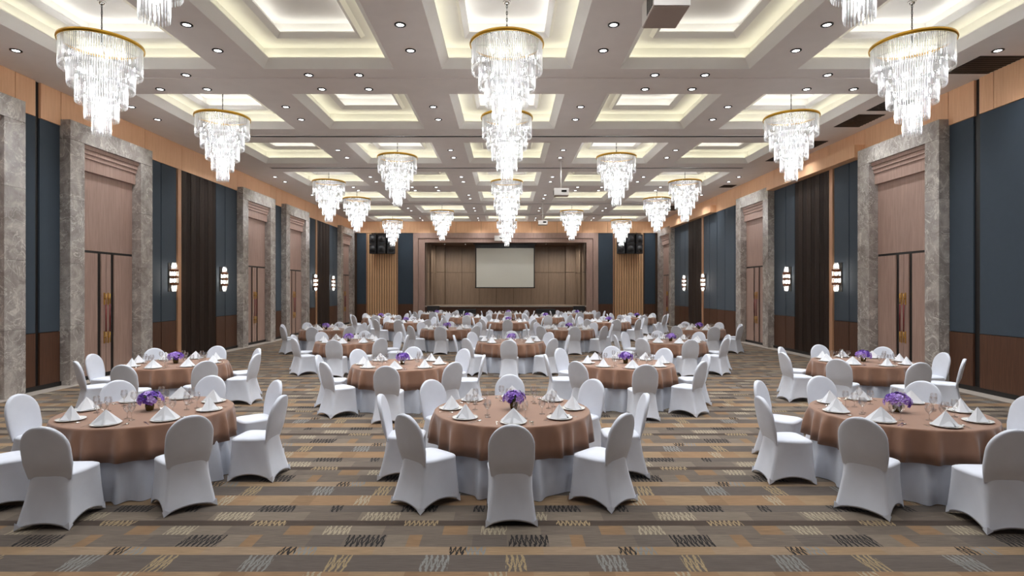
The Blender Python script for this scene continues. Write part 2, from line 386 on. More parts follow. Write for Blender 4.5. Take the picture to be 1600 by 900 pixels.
# back wall ----------------------------------------------------------
SX0, SX1, STZ = -5.33, 5.17, 5.23
bw = MB()
bw.box(-10.3, SX0-.0, YB, YB+.2, 0, CEIL+.16); bw.box(SX1, 10.3, YB, YB+.2, 0, CEIL+.16); bw.box(SX0, SX1, YB, YB+.2, STZ, CEIL+.16)
wb = struct('wall_back', bw, M['groove'])
def pb(n, x0, x1, t0, t1, z0, z1, m, par=wb): return piece(n, x0, x1, YB-t0, YB-t1, z0, z1, M[m], par)
n = 12
for i in range(n): pb('fascia_panel', -9.9+19.75*i/n+.006, -9.9+19.75*(i+1)/n-.006, 0, .05, 5.86, CEIL-.004, 'fascia')
for a, b in ((-9.75, -9.13), (-7.07, -6.1), (5.95, 6.88), (8.95, 9.65)):
    pb('fabric_panel', a, b, 0, .05, 1.235, 5.83, 'blue'); pb('wainscot_panel', a, b, 0, .05, .1, 1.22, 'wainscot')
slb = MB().box(-.062, .062, -.03, .03, 0, 5.73).mesh('slat', M['slatwood'])
for a, b in ((-9.07, -7.17), (7.0, 8.88)):
    k = 12
    for i in range(k): ob('slat', slb, wb, (a+(b-a)*(i+.5)/k, YB-.03, .1))
pb('trim_strip', -7.15, -7.09, 0, .09, .1, 5.83, 'lighttrim'); pb('trim_strip', 6.9, 6.96, 0, .09, .1, 5.83, 'lighttrim')
pb('trim_strip', -9.13, -9.08, 0, .09, .1, 5.83, 'lighttrim')
# stage frame steps
fr = struct('trim_1', MB().box(-6.08, -5.76, YB, YB-.12, 0, 5.85).box(5.6, 5.93, YB, YB-.12, 0, 5.85).box(-5.76, 5.6, YB, YB-.12, 5.5, 5.85), M['rosewood'])
fr2 = struct('trim_2', MB().box(-5.74, SX0, YB, YB-.07, 0, 5.48).box(SX1, 5.58, YB, YB-.07, 0, 5.48).box(SX0, SX1, YB, YB-.07, STZ, 5.48), M['rosewood'])
# stage recess
SD = 41.0; STG = 1.12
wsg = struct('wall_stage_back', MB().box(SX0-.2, SX1+.2, SD, SD+.2, 0, STZ+.2), M['groove'])
wsl = struct('wall_stage_left', MB().box(SX0-.2, SX0, YB+.2, SD, 0, STZ+.2), M['groove'])
wsr = struct('wall_stage_right', MB().box(SX1, SX1+.2, YB+.2, SD, 0, STZ+.2), M['groove'])
struct('ceiling_stage', MB().box(SX0, SX1, YB+.2, SD, STZ, STZ+.2), M['groove'])
for i in range(3):
    for sgn, x0 in ((-1, SX0), (1, SX1)):
        d0 = YB+.25+i*1.05
        for z0, z1 in ((STG, 3.3), (3.32, STZ)):
            piece('wood_panel', x0, x0-sgn*(.12+.12*i), d0, d0+1.0, z0, z1-.005, M['stagewood'], wsl if sgn < 0 else wsr)
px = lambda p, d: (p-792)*d/900
vx = [px(p, SD) for p in (675, 696, 722, 749, 775.6, 802.6, 830, 857, 883, 904)]
for i, (a, b) in enumerate(zip(vx[:-1], vx[1:])):
    wing = i in (0, 8)
    for z0, z1 in ((STG, 3.38), (3.4, STZ)):
        piece('wood_panel', a+.012, b-.012, SD, SD-(.5 if wing else .06), z0, z1-.005, M['stagewood'], wsg)
stg = thing('stage', 'low wooden stage platform in the panelled recess at the far end', 'stage', (0, YB+1.7, 0))
build('platform', MB().box(SX0+.002, SX1-.002, -1.69, 1.78, 1.06, STG), M['stagewood'], stg)
build('front_panel', MB().box(SX0+.002, SX1-.002, -1.66, -1.6, 0, 1.055), M['wainscot'], stg)
build('edge_strip', MB().box(SX0+.002, SX1-.002, -1.73, -1.691, 1.04, STG+.01), M['stone'], stg)

# ------------------------------------------------------------------ ceiling fittings
dl = thing('downlight', 'x', 'downlight')
build('trim_ring', MB().lathe([(.10, 0), (.10, -.012), (.066, -.014), (.060, .0)], 16), M['dark_metal'], dl)
build('lens', MB().add([(.064*math.cos(2*PI*i/12), .064*math.sin(2*PI*i/12), -.006) for i in range(12)], [tuple(reversed(range(12)))]), M['down'], dl)
def spot(power, ang, col=(.92, .96, 1)):
    l = bpy.data.lights.new('spot_beam', 'SPOT'); l.energy = power; l.spot_size = math.radians(ang); l.spot_blend = 1.0
    l.shadow_soft_size = .06; l.color = col; return l
SPOT = spot(P_SPOT, 125)
lamp = ob('spot_beam', SPOT, dl, (0, 0, -.03))
DLT = tree(dl); STAGE_FILL = spot(P_STAGE*4, 150, (1, .95, .88)); first = [True]  # wide warm spot for the added, unseen stage lights
def downlight(x, y, label):
    o = dl if first[0] else dup(DLT); first[0] = False
    o.location = (x, y, CEIL); tag(o, label, 'downlight', 'recessed downlights in the ceiling beams')
BEAM = [(-9.12, 'far-left edge'), (-5.37, 'outer left'), (-1.79, 'inner left'), (1.79, 'inner right'), (5.37, 'outer right'), (9.12, 'far-right edge')]
COLN = ['leftmost', 'inner-left', 'centre', 'inner-right', 'rightmost']
for r, y in enumerate(ROWY):
    if r < 1: continue
    rn = ('coffer row %s from camera' % ORD[r-3]) if r >= 3 else 'coffer row %s above camera' % ORD[r]
    for x, bn in BEAM:
        for dy, q in ((-.52, 'near'), (.52, 'far')):
            yy = y+dy
            if yy < YB-.3: downlight(x, yy, 'round recessed downlight, %s one on %s beam, %s' % (q, bn, rn))
for k in range(4):          # unseen wash lights assumed in the stage ceiling, added to brighten the recess
    st_ = dup(DLT); st_.location = ((-4.2, -2.8, 2.65, 4.1)[k], 38.9, STZ); tag(st_, 'unseen added stage downlight, %s from the left inside the stage recess' % ORD[k], 'downlight', 'added stage recess downlights')
    for c_ in st_.children:
        if c_.type == 'LIGHT': c_.data = STAGE_FILL; c_.rotation_euler = (math.radians(12), 0, 0)
CROSS = [(12.34, 'behind first coffer row'), (25.33, 'behind fourth coffer row'), (8.0, 'before first coffer row')]
for yc, cn in CROSS:
    for x, c in zip(COLX, COLN):
        for dx, a in ((-.52, 'left'), (.52, 'right')):
            for dy, q in ((-.42, 'near'), (.42, 'far')):
                downlight(x+dx, yc+dy, 'round recessed downlight, %s-%s of four on crossbeam %s, %s column' % (q, a, cn, c))
for k, yc in enumerate((16.66, 20.98, 29.62, 33.95)):
    t_ = thing('air_slot', 'long black linear air slot on the crossbeam behind %s coffer row' % ['second', 'third', 'fifth', 'sixth'][k], 'air vent', (0, yc, CEIL), 0, 'linear slots in the ceiling')
    build('slot_frame', MB().box(-8.6, 8.6, -.10, -.085, -.02, 0).box(-8.6, 8.6, .085, .10, -.02, 0), M['ceiling'], t_)
    build('slot_blade', MB().box(-8.6, 8.6, -.085, .085, -.008, -.001), M['black'], t_)
VENTS = [(9.0, 9.88, 10.95, 11.85), (8.92, 9.6, 13.5, 14.3), (8.92, 9.6, 14.6, 15.73), (8.92, 9.6, 17.2, 18.1), (8.92, 9.6, 19.1, 19.9), (9.2, 9.75, 24.4, 25.0), (8.6, 9.4, 30.4, 32.3)]
for k, (a, b, c, d) in enumerate(VENTS):
    v = thing('ceiling_vent', 'dark rectangular ceiling vent by the right wall, %s from the camera' % ORD[k], 'vent', ((a+b)/2, (c+d)/2, CEIL), 0, 'dark vents along the right ceiling edge')
    w2, h2 = (b-a)/2, (d-c)/2
    build('opening', MB().box(-w2, w2, -h2, h2, -.008, -.001), M['black'], v)
    lm = MB()
    for i in range(9): lm.box(-w2, w2, -h2+(i+.4)*2*h2/9, -h2+(i+.6)*2*h2/9, -.016, -.009)
    build('grille', lm, M['dark_metal'], v)

struct('trim_3', MB().box(-8.5, 8.5, 12.08, 12.12, CEIL-.018, CEIL), M['ceiling'])
# chandeliers
TR = [.62, .50, .385, .255, .14]; TB = [-.50, -.785, -1.07, -1.34, -1.60]; TH = [.48, .38, .38, .36, .33]
ch = thing('chandelier', 'x', 'chandelier')
def torus(R, r, z, n=48, k=6, h=None):
    m = MB(); rows = []
    for j in range(k+1):
        a = 2*PI*j/k; rows.append([((R+r*math.cos(a))*math.cos(2*PI*i/n), (R+r*math.cos(a))*math.sin(2*PI*i/n), z+(h or r)*math.sin(a)) for i in range(n)])
    return m.grid(rows, True)
build('gold_ring', torus(.645, .014, 0, h=.035), M['gold'], ch)
sp = MB()
for i in range(4):
    a = PI*i/4; sp.box(-.63, .63, -.008, .008, -.01, .006) if i == 0 else None
for a in (0, PI/3, 2*PI/3): sp.tube((.63*math.cos(a), .63*math.sin(a), 0), (-.63*math.cos(a), -.63*math.sin(a), 0), .007, 6)
build('spider_frame', sp, M['chrome'], ch)
cn = MB()
L = .64+CEIL-6.48-.05; k = 12
for i in range(k):
    z0 = L*i/k; m_ = torus(.014, .004, 0, 8, 4); rot = Matrix.Rotation(PI/2, 3, 'X') if i % 2 else Matrix.Rotation(PI/2, 3, 'Y')
    vs_ = [tuple(rot @ Vector((p[0], p[1], p[2]))) for p in m_.v]
    vs_ = [(x, y, z*2.3+z0+L/k/2) for x, y, z in vs_]; cn.add(vs_, m_.f, True)
cn.tube((.0, 0, 0), (0, 0, L), .005, 6)
build('chain', cn, M['dark_metal'], ch)
build('ceiling_canopy', MB().lathe([(0, L), (.035, L+.0), (.06, L+.03), (.07, L+.055), (0, L+.055)], 16), M['chrome'], ch)
for t_ in range(5):
    R, zb, h = TR[t_], TB[t_], TH[t_]; m = MB(); nn = int(2*PI*R/.036)
    for i in range(nn):
        a = 2*PI*i/nn; ca, sa = math.cos(a), math.sin(a); w = .0125; dz = random.uniform(-.006, .006)
        pts = [(R+.008, 0), (R-.004, w), (R-.004, -w)]
        P = [(r*ca-q*sa, r*sa+q*ca) for r, q in pts]
        zt_ = zb+.055+dz
        vs_ = [(x, y, zt_) for x, y in P]+[(x, y, zb+h) for x, y in P]; m.cur = 0
        m.add(vs_, [(0, 1, 4, 3), (1, 2, 5, 4), (2, 0, 3, 5), (3, 4, 5)]); m.cur = 1
        q_ = [(r*ca-q*sa*.4, r*sa+q*ca*.4) for r, q in [(R+.004, 0), (R-.002, w), (R-.002, -w)]]
        m.add([(x, y, zt_) for x, y in P]+[(x, y, zb+dz) for x, y in q_], [(3, 4, 1, 0), (4, 5, 2, 1), (5, 3, 0, 2), (5, 4, 3)])
    o = build('crystal_tier', m, [M['crystal'], M['crystal_tip']], ch); o['kind'] = 'stuff'
    build('tier_hoop', torus(R-.012, .006, zb+h-.01, 32, 5), M['chrome'], ch)
    bm_ = MB(); nb = [15, 12, 9, 7, 3][t_]
    for i in range(nb):
        a = 2*PI*(i+.5*(t_ % 2))/nb; rr = max(.035, R-.12)
        bm_.lathe([(.002, .04), (.011, .025), (.013, .0), (.008, -.025), (.002, -.035)], 5, rr*math.cos(a), rr*math.sin(a), zb+(.13 if i % 2 else .20))
    o = build('bulbs', bm_, M['bulb'], ch); o['kind'] = 'stuff'
CHT = tree(ch); fst = True
pat = [('B', 2), ('A', 3), ('A', 4), ('B', 5), ('A', 6), ('A', 7), ('B', 8), ('A', 9)]
for j, (k_, r) in enumerate(pat):
    for x, c in (((-3.58, 'left'), (3.58, 'right')) if k_ == 'B' else ((-7.16, 'left'), (0, 'centre'), (7.16, 'right'))):
        o = ch if fst else dup(CHT); fst = False
        o.location = (x, ROWY[r] if r < 9 else ROWY[9]-.1, 6.48)
        tag(o, 'tiered crystal chandelier with brass ring, %s one of the %s chandelier row from camera' % (c, ORD[j]), 'chandelier', 'crystal chandeliers')

# projectors
def projector(x, y, ztop, w, dep, h, label, pole=True, up=0):
    p = thing('projector', label, 'projector', (x, y, ztop-h), 0, 'ceiling projectors')
    b = MB().box(-w/2, w/2, -dep/2, dep/2, .012, h); build('casing', b, M['projector'], p)
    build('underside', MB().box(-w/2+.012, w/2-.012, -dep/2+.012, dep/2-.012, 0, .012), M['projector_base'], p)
    v = MB()
    for i in range(6): v.box(-w/2-.004, -w/2, -dep/2+.06+i*.05, -dep/2+.085+i*.05, .04, h-.05)
    build('side_vent', v, M['dark_metal'], p)
    build('rear_ports', MB().box(.0, w*.35, -dep/2-.004, -dep/2, h*.45, h*.75), M['dark_metal'], p)
    build('lens', MB().tube((-w*.2, dep/2, h*.5), (-w*.2, dep/2+.06, h*.5), h*.28, 16), M['lens'], p)
    if pole:
        build('pole', MB().tube((0, 0, h), (0, 0, CEIL-ztop+h-.02+up), .022, 10), M['projector'], p)
        build('mount_plate', MB().lathe([(.02, 0), (.09, 0), (.09, .02), (0, .02)], 14, 0, 0, CEIL-ztop+h-.021+up), M['projector'], p)
projector(1.98, 7.2, 5.55+.3, .44, .6, .30, 'white ceiling projector seen from below, nearest the camera')
projector(1.86, 19.8, 5.62, .50, .40, .25, 'white projector on long pole in the middle of the hall')
projector(1.80, 28.9, 5.62, .46, .40, .22, 'small white projector on pole near the stage')
projector(-.45, 37.0, 5.62, .70, .45, .34, 'white projector hanging in front of the stage frame', True, .42)

# projection screen
sc = thing('projection_screen', 'large pale projection screen in black frame above the stage', 'screen', (-.12, 38.2, 2.3))
build('screen_fabric', MB().box(-1.9, 1.9, -.01, 0, .03, 2.62), M['screen'], sc)
build('border', MB().box(-1.97, -1.9, -.015, .005, .0, 2.85).box(1.9, 1.97, -.015, .005, 0, 2.85).box(-1.9, 1.9, -.014, .004, 2.62, 2.85), M['black'], sc)
build('bottom_bar', MB().tube((-1.99, 0, 0), (1.99, 0, 0), .035, 10), M['black'], sc)
build('roller_case', MB().box(-2.1, 2.1, -.08, .08, 2.85, 2.95), M['black'], sc)
for x in (-1.8, 1.8): build('hanger', MB().tube((x, 0, 2.95), (x, 0, STZ-2.3), .012, 6), M['black'], sc)
# speaker arrays
def array(x, label):
    s_ = thing('speaker_array', label, 'loudspeakers', (x, YB-.5, 4.46), 0, 'speaker arrays')
    build('hanging_bar', MB().box(-.7, .7, -.02, .02, 1.28, 1.32).tube((-.5, 0, 1.3), (-.5, .38, 1.42), .01, 6).tube((.5, 0, 1.3), (.5, .38, 1.42), .01, 6), M['dark_metal'], s_)
    for i, a in enumerate((-.5, 0, .5)):
        for r in range(2):
            c = build('speaker_cabinet', MB().box(-.25, .25, -.25, .22, 0, .61), M['speaker'], s_, (math.sin(a)*1.06, (1-math.cos(a))*.9-.0, .02+r*.63), a*.8)
            g = MB().lathe([(.2, 0), (.2, -.02), (.0, -.02)], 20); g.v = [(p[0], p[2]-.251, p[1]+.3) for p in g.v]
            build('grille', g, M['grille'], c)
            g = MB().lathe([(.09, 0), (.06, -.03), (.0, -.012)], 16); g.v = [(p[0], p[2]-.272, p[1]+.3) for p in g.v]
            build('driver_cone', g, M['speaker'], c)
array(-8.0, 'black loudspeaker array on the slatted panel left of the stage')
array(7.9, 'black loudspeaker array on the slatted panel right of the stage')
def boxs(x, y, z, w, d, h, nm, label, cat):
    t_ = thing(nm, label, cat, (x, y, z))
    build('cabinet', MB().box(-w/2, w/2, -d/2, d/2, 0, h), M['speaker'], t_)
    build('grille', MB().box(-w/2+.04, w/2-.04, -d/2-.015, -d/2, .05, h-.05), M['grille'], t_)
    for sx in (-1, 1): build('side_grip', MB().box(sx*w/2, sx*(w/2+.01), -.08, .08, h*.6, h*.75), M['dark_metal'], t_)
boxs(-2.55, 36.6, 0, 1.15, .6, .93, 'subwoofer', 'wide black subwoofer on floor left of stage centre', 'loudspeaker')
boxs(2.45, 36.6, 0, 1.2, .6, .93, 'subwoofer', 'wide black subwoofer on floor right of stage centre', 'loudspeaker')
boxs(-4.7, 36.8, 0, .74, .5, 1.12, 'floor_speaker', 'black box speaker at the left corner of the stage front', 'loudspeaker')
boxs(4.6, 36.8, 0, .7, .5, 1.12, 'floor_speaker', 'black box speaker at the right corner of the stage front', 'loudspeaker')

# wall sconces
scn = thing('wall_sconce', 'x', 'wall lamp')
build('back_plate', MB().box(0, .02, -.07, .07, 0, .86), M['dark_metal'], scn)
zz = [.0, .20, .255, .40, .46, .60, .66, .86]
for i in range(4):
    z0, z1 = zz[2*i], zz[2*i+1]; R = [.075, .12, .12, .075][i]; m = MB()
    for q in range(12):
        a = 2*PI*q/12; r0 = R*(.55 if i == 0 else .9); r1 = R*(.55 if i == 3 else .9)
        m.tube((.15+r0*math.cos(a), r0*math.sin(a), z0), (.15+r1*math.cos(a), r1*math.sin(a), z1), .013, 4, smooth=False)
    o = build('crystal_cluster', m, M['crystal'], scn); o['kind'] = 'stuff'
    build('bulb', MB().lathe([(.002, 0), (.03, .02), (.03, .08), (.002, .1)], 8, .15, 0, (z0+z1)/2-.05), M['sconce'], scn)
for i in range(3):
    z0, z1 = zz[2*i+1], zz[2*i+2]
    build('amber_band', MB().lathe([(0, z0), (.115, z0), (.12, z1), (0, z1)], 16, .15), M['amber'], scn)
build('bracket', MB().tube((.02, 0, .23), (.06, 0, .23), .02).tube((.02, 0, .63), (.06, 0, .63), .02), M['gold'], scn)
SCT = tree(scn); fst = True
for s, y, lab in ((-1, 17.1, 'left wall, nearer side of the near louvre'), (-1, 20.15, 'left wall, farther side of the near louvre'), (-1, 29.77, 'left wall, nearer side of the far louvre'), (-1, 32.82, 'left wall, farther side of the far louvre'),
                  (1, 17.1, 'right wall, nearer side of the near louvre'), (1, 20.15, 'right wall, farther side of the near louvre'), (1, 28.75, 'right wall, nearer side of the far louvre'), (1, 31.8, 'right wall, farther side of the far louvre')):
    o = scn if fst else dup(SCT); fst = False
    o.location = ((-10.06+.036) if s < 0 else 9.96-.036, y, 2.1); o.rotation_euler = (0, 0, 0 if s < 0 else PI)
    tag(o, 'lit crystal wall sconce on '+lab, 'wall lamp', 'crystal wall sconces')

# ------------------------------------------------------------------ banquet furniture
TABLES = [  # x, y, position word, row
 (-4.16, 6.67, 'left', 0), (.06, 6.75, 'centre', 0), (4.48, 6.6, 'right', 0),
 (-6.30, 10.96, 'far-left', 1), (-1.98, 10.8, 'centre-left', 1), (2.25, 10.95, 'centre-right', 1), (6.95, 11.25, 'far-right', 1),
 (-4.27, 15.65, 'left', 2), (.1, 15.6, 'centre', 2), (4.47, 15.65, 'right', 2),
 (-6.4, 20.4, 'far-left', 3), (-2.17, 20.7, 'centre-left', 3), (2.2, 20.6, 'centre-right', 3), (6.85, 20.6, 'far-right', 3),
 (-4.36, 24.9, 'left', 4), (.05, 25.2, 'centre', 4), (4.45, 25.2, 'right', 4),
 (-6.3, 28.9, 'far-left', 5), (-2.0, 29.3, 'centre-left', 5), (2.0, 29.3, 'centre-right', 5), (6.6, 29.2, 'far-right', 5),
 (-4.05, 33.4, 'left', 6), (.05, 33.5, 'centre', 6), (4.1, 33.4, 'right', 6)]
def tname(pos, r): return '%s table in %s row' % (pos, ORD[r])
SIDE = {0: 'right', 45: 'far-right', 90: 'far', 135: 'far-left', 180: 'left', 225: 'near-left', 270: 'near', 315: 'near-right'}
TZ = .755
def folds(seed, n=90, cnt_=21, width=.058):
    rd = random.Random(seed); f = [0.0]*n; a0 = rd.uniform(0, .3)
    for k in range(cnt_):
        c = a0+2*PI*(k+rd.uniform(-.28, .28))/cnt_; am = rd.uniform(.55, 1.15); w = width*rd.uniform(.75, 1.4)
        for i in range(n):
            d = (2*PI*i/n-c+PI) % (2*PI)-PI
            f[i] += am*math.exp(-(d/w)**2)
    return f
def cloth_mesh(seed):
    n = 360; f = folds(seed, n); m = MB(); rows = []
    for r in (.05, .2, .5, .75, .86, .895): rows.append([(r*math.cos(2*PI*i/n), r*math.sin(2*PI*i/n), TZ) for i in range(n)])
    for z, r, am in ((TZ-.005, .902, .001), (TZ-.022, .905, .006), (TZ-.06, .899, .030), (TZ-.12, .892, .058), (TZ-.22, .886, .088), (TZ-.345, .884, .108)):
        rows.append([((r+am*f[i])*math.cos(2*PI*i/n), (r+am*f[i])*math.sin(2*PI*i/n), z+(.012*f[i] if am > .03 else 0)) for i in range(n)])
    rows.append([((.878+.108*f[i])*math.cos(2*PI*i/n), (.878+.108*f[i])*math.sin(2*PI*i/n), TZ-.343+.012*f[i]) for i in range(n)])
    m.grid(rows, True); m.f = [tuple(reversed(q)) for q in m.f]; m.f.append(tuple(range(n))); m.sm.append(True); m.mi.append(0)
    return m.mesh('tablecloth', M['brown'])
def skirt_mesh(seed):
    n = 240; f = folds(seed+50, n, 16, .075); m = MB(); rows = []
    for z, r, am in ((.735, .80, 0), (.735, .85, .002), (.6, .85, .015), (.45, .846, .034), (.3, .842, .062), (.15, .842, .09), (.02, .844, .11), (.006, .845, .111)):
        rows.append([((r+am*f[i])*math.cos(2*PI*i/n), (r+am*f[i])*math.sin(2*PI*i/n), z) for i in range(n)])
    m.grid(rows, True); return m.mesh('table_skirt', M['skirt'])
cloths = [cloth_mesh(s) for s in (1, 2, 3)]; skirts = [skirt_mesh(s) for s in (1, 2, 3)]
top_me = MB().lathe([(0, .715), (.84, .715), (.84, .748), (0, .748)], 40).mesh('tabletop', M['stagewood'])

# chair (forward = +Y, towards the table)
def chair_parts(root):
    # backrest
    rows = []; n = 28; zt = .935; R = .215; zc = zt-R
    zs = [.43, .45, .475, .498, .52, .58, .65, zc]+[zc+R*math.sin(a*PI/2) for a in (.12, .24, .36, .48, .6, .7, .8, .88, .94, .98)]
    m = MB()
    for z in zs:
        if z <= zc: w = .185+(.215-.185)*min(1, max(0, (z-.42)/.16))**.8
        else: w = R*math.sqrt(max(0, 1-((z-zc)/R)**2))
        yb = -.172-.10*(max(0, z-.43)/.505)**1.1
        th = .029*min(1, max(.45, w/.07)); bl = min(1, max(0, (z-.43)/.15))
        if z < .5: pass
        th *= .35+.65*bl
        row = []
        for i in range(n):
            a = 2*PI*i/n; cx, sy = math.cos(a), math.sin(a)
            ex = abs(cx)**.55*(1 if cx > 0 else -1); ey = abs(sy)**.5*(1 if sy > 0 else -1)
            row.append((w*ex, yb+th*ey-.018*bl*(1-(w*ex/.22)**2), z))
        rows.append(row)
    m.grid(rows, True); k = len(m.v); m.f.append(tuple(range(k-n, k))); m.sm.append(True); m.mi.append(0)
    build('backrest', m, M['spandex'], root)
    # seat cushion
    def rsq(hw, y0, y1, rc, z, nn=40, dz=None):
        out = []
        for i in range(nn):
            a = 2*PI*i/nn; c, s = math.cos(a), math.sin(a); p = 5.0
            rr = (abs(c)**p+abs(s)**p)**(-1/p); y = (y0+y1)/2+(y1-y0)/2*rr*s
            taper = 1+.08*(y-(y0+y1)/2)/((y1-y0)/2)
            out.append((hw*rr*c*taper, y, z))
        return out
    m = MB()
    rws = [rsq(.208, -.19, .232, 0, .435), rsq(.214, -.195, .238, 0, .452), rsq(.208, -.19, .232, 0, .468), rsq(.185, -.17, .205, 0, .481), rsq(.12, -.11, .14, 0, .488), rsq(.04, -.03, .05, 0, .490)]
    m.grid(rws, True); k = len(m.v); m.f.append(tuple(range(k-40, k))); m.sm.append(True); m.mi.append(0)
    build('seat', m, M['spandex'], root)
    # stretch skirt
    nn = 64; top = rsq(.212, -.195, .236, 0, .45, nn); rows = []
    feet = [(.225, .245), (-.225, .245), (-.235, -.275), (.235, -.275)]
    # parametrize the bottom by corner segments
    per = nn//4; bot = []
    off = nn//8
    bi = [None]*nn
    for k in range(4):
        p, q = feet[k], feet[(k+1) % 4]; rise = [.04, .075, .05, .075][k]; inw = [.01, .012, .01, .012][k]
        for j in range(per):
            t = j/per; x = p[0]+(q[0]-p[0])*t; y = p[1]+(q[1]-p[1])*t; b = 4*t*(1-t); b = b**.8
            L_ = math.hypot(x, y); bi[(off+k*per+j) % nn] = (x*(1-inw*b/L_*1.0), y*(1-inw*b/L_), .004+rise*b, b)
    for s_ in (0, .06, .18, .34, .52, .7, .86, .96, 1.0):
        row = []
        for i in range(nn):
            tx, ty, tz = top[i]; bx, by, bz, b = bi[i]
            f = s_; conc = .02*math.sin(PI*s_)*(b*.9+.1)
            g = s_**1.15
            x = tx+(bx-tx)*g; y = ty+(by-ty)*g; z = tz+(bz-tz)*f
            l = math.hypot(x, y) or 1; x -= x/l*conc; y -= y/l*conc
            row.append((x, y, z))
        rows.append(row)
    rows.append([(x*.985, y*.985, z+.006) for x, y, z in rows[-1]])
    m = MB().grid(rows, True); m.f = [tuple(reversed(f)) for f in m.f]
    build('skirt_cover', m, M['spandex'], root)
    pr = []
    for (x, y) in feet:
        sx, sy = (1 if x > 0 else -1), (1 if y > 0 else -1)
        m = MB().add([(x*1.015, y*1.015, .002), (x*1.01-sx*.055, y*1.012, .035), (x*.995, y*.995, .075), (x*1.012, y*1.01-sy*.055, .035),
                      (x*.97, y*.97, .002)], [(0, 1, 2), (0, 2, 3), (0, 4, 1), (0, 3, 4)])
        pr.append(build('foot_pocket', m, M['spandex'], root))
    return pr
chair = thing('banquet_chair', 'x', 'chair'); pk = chair_parts(chair); CHA = tree(chair)
CHB = (chair, [t for t in CHA[1] if t[0].name.split('.')[0] != 'foot_pocket'])

# place setting prototypes
plate = build('dinner_plate', MB().lathe([(0, .008), (.085, .008), (.10, .014), (.138, .020), (.140, .017), (.10, .006), (.075, .0), (0, .0)], 32), M['china'])
def napkin_mesh():
    m = MB(); A = (0, .0, .135)
    bl, fl, ff, fr, br = (-.115, .035, .0), (-.10, -.03, .0), (0, -.085, .0), (.10, -.03, .0), (.115, .035, 0)
    m.add([A, fl, ff, (0, -.03, .07)], [(0, 1, 2)]); m.add([A, ff, fr], [(0, 1, 2)])
    m.add([(0, .006, .133), (-.118, .02, .001), (-.03, -.06, .004)], [(0, 1, 2)]); m.add([(0, .006, .133), (.03, -.06, .004), (.118, .02, .001)], [(0, 1, 2)])
    m.add([(0, .004, .137), (-.125, .04, .0), (0, .075, .0)], [(0, 2, 1)]); m.add([(0, .004, .137), (0, .075, 0), (.125, .04, .0)], [(0, 2, 1)])
    m.add([(0, .004, .137), (-.125, .04, 0), fl], [(0, 1, 2)]); m.add([(0, .004, .137), fr, (.125, .04, 0)], [(0, 1, 2)])
    # turned-up front flaps
    m.add([(-.012, -.094, .001), (-.095, -.045, .001), (-.008, -.045, .052)], [(0, 2, 1)]); m.add([(.012, -.094, .001), (.095, -.045, .001), (.008, -.045, .052)], [(0, 1, 2)])
    m.v = [(x*1.14, y*1.14, z*1.04) for x, y, z in m.v]
    return m.mesh('folded_napkin', M['napkin'])
napkin = ob('folded_napkin', napkin_mesh())
def glass_mesh(name, h, R, bowl):
    s_ = h-bowl; pr = [(0, .0), (.032, .0), (.030, .004), (.006, .010), (.004, .03), (.004, s_-.006), (.010, s_), (R*.7, s_+bowl*.22), (R, s_+bowl*.5), (R*.92, s_+bowl*.8), (R*.8, h)]
    return MB().lathe(pr, 14).mesh(name, M['glass'])
wine = ob('wine_glass', glass_mesh('wine_glass', .19, .038, .10)); gob = ob('water_goblet', glass_mesh('water_goblet', .165, .042, .095))
def cut(kind):
    m = MB()
    m.add([(-.004, -.095, .003), (.004, -.095, .003), (.003, .02, .004), (-.003, .02, .004), (-.004, -.095, 0), (.004, -.095, 0), (.003, .02, .001), (-.003, .02, .001)],
          [(0, 1, 2, 3), (7, 6, 5, 4), (0, 4, 5, 1), (1, 5, 6, 2), (2, 6, 7, 3), (3, 7, 4, 0)])
    if kind == 'dinner_knife': m.box(-.003, .009, .02, .105, .001, .003)
    elif kind == 'dinner_fork':
        m.box(-.010, .010, .02, .045, .001, .004)
        for i in range(4): m.box(-.010+i*.0056, -.0072+i*.0056, .045, .09, .001, .004)
    else:
        m.lathe([(.002, .001), (.012, .002), (.017, .006), (.018, .007)], 12, 0, 0, 0); 
        k = 48; m.v[-k:] = [(x, y*1.5+.045, z) for x, y, z in m.v[-k:]]
    return ob(kind, m.mesh(kind, M['silver']))
fork, knife, spoon = cut('dinner_fork'), cut('dinner_knife'), cut('soup_spoon')

# flower arrangement
def petal_mesh(mat, sd):
    rd = random.Random(sd); m = MB(); 
    for k in range(5):
        a = 2*PI*k/5+rd.uniform(-.2, .2); c, s = math.cos(a), math.sin(a)
        L_ = .03; w = .013; q = [(0, 0, 0), (L_*.55, w, .008), (L_, 0, .004), (L_*.55, -w, .008)]
        m.add([(x*c-y*s, x*s+y*c, z) for x, y, z in q], [(0, 1, 2), (0, 2, 3)])
    m.lathe([(.001, .012), (.006, .008), (.004, .0)], 5)
    return m.mesh('blossom', mat)
PM = [petal_mesh(M['petal'], 1), petal_mesh(M['petal_pale'], 2), petal_mesh(M['petal_deep'], 3), petal_mesh(M['petal'], 4)]
lf = MB().add([(0, 0, 0), (.035, .016, .006), (.075, 0, -.006), (.035, -.016, .006), (.037, 0, .0)], [(0, 4, 1), (1, 4, 2), (0, 3, 4), (4, 3, 2)]).mesh('leaf', M['leaf'])
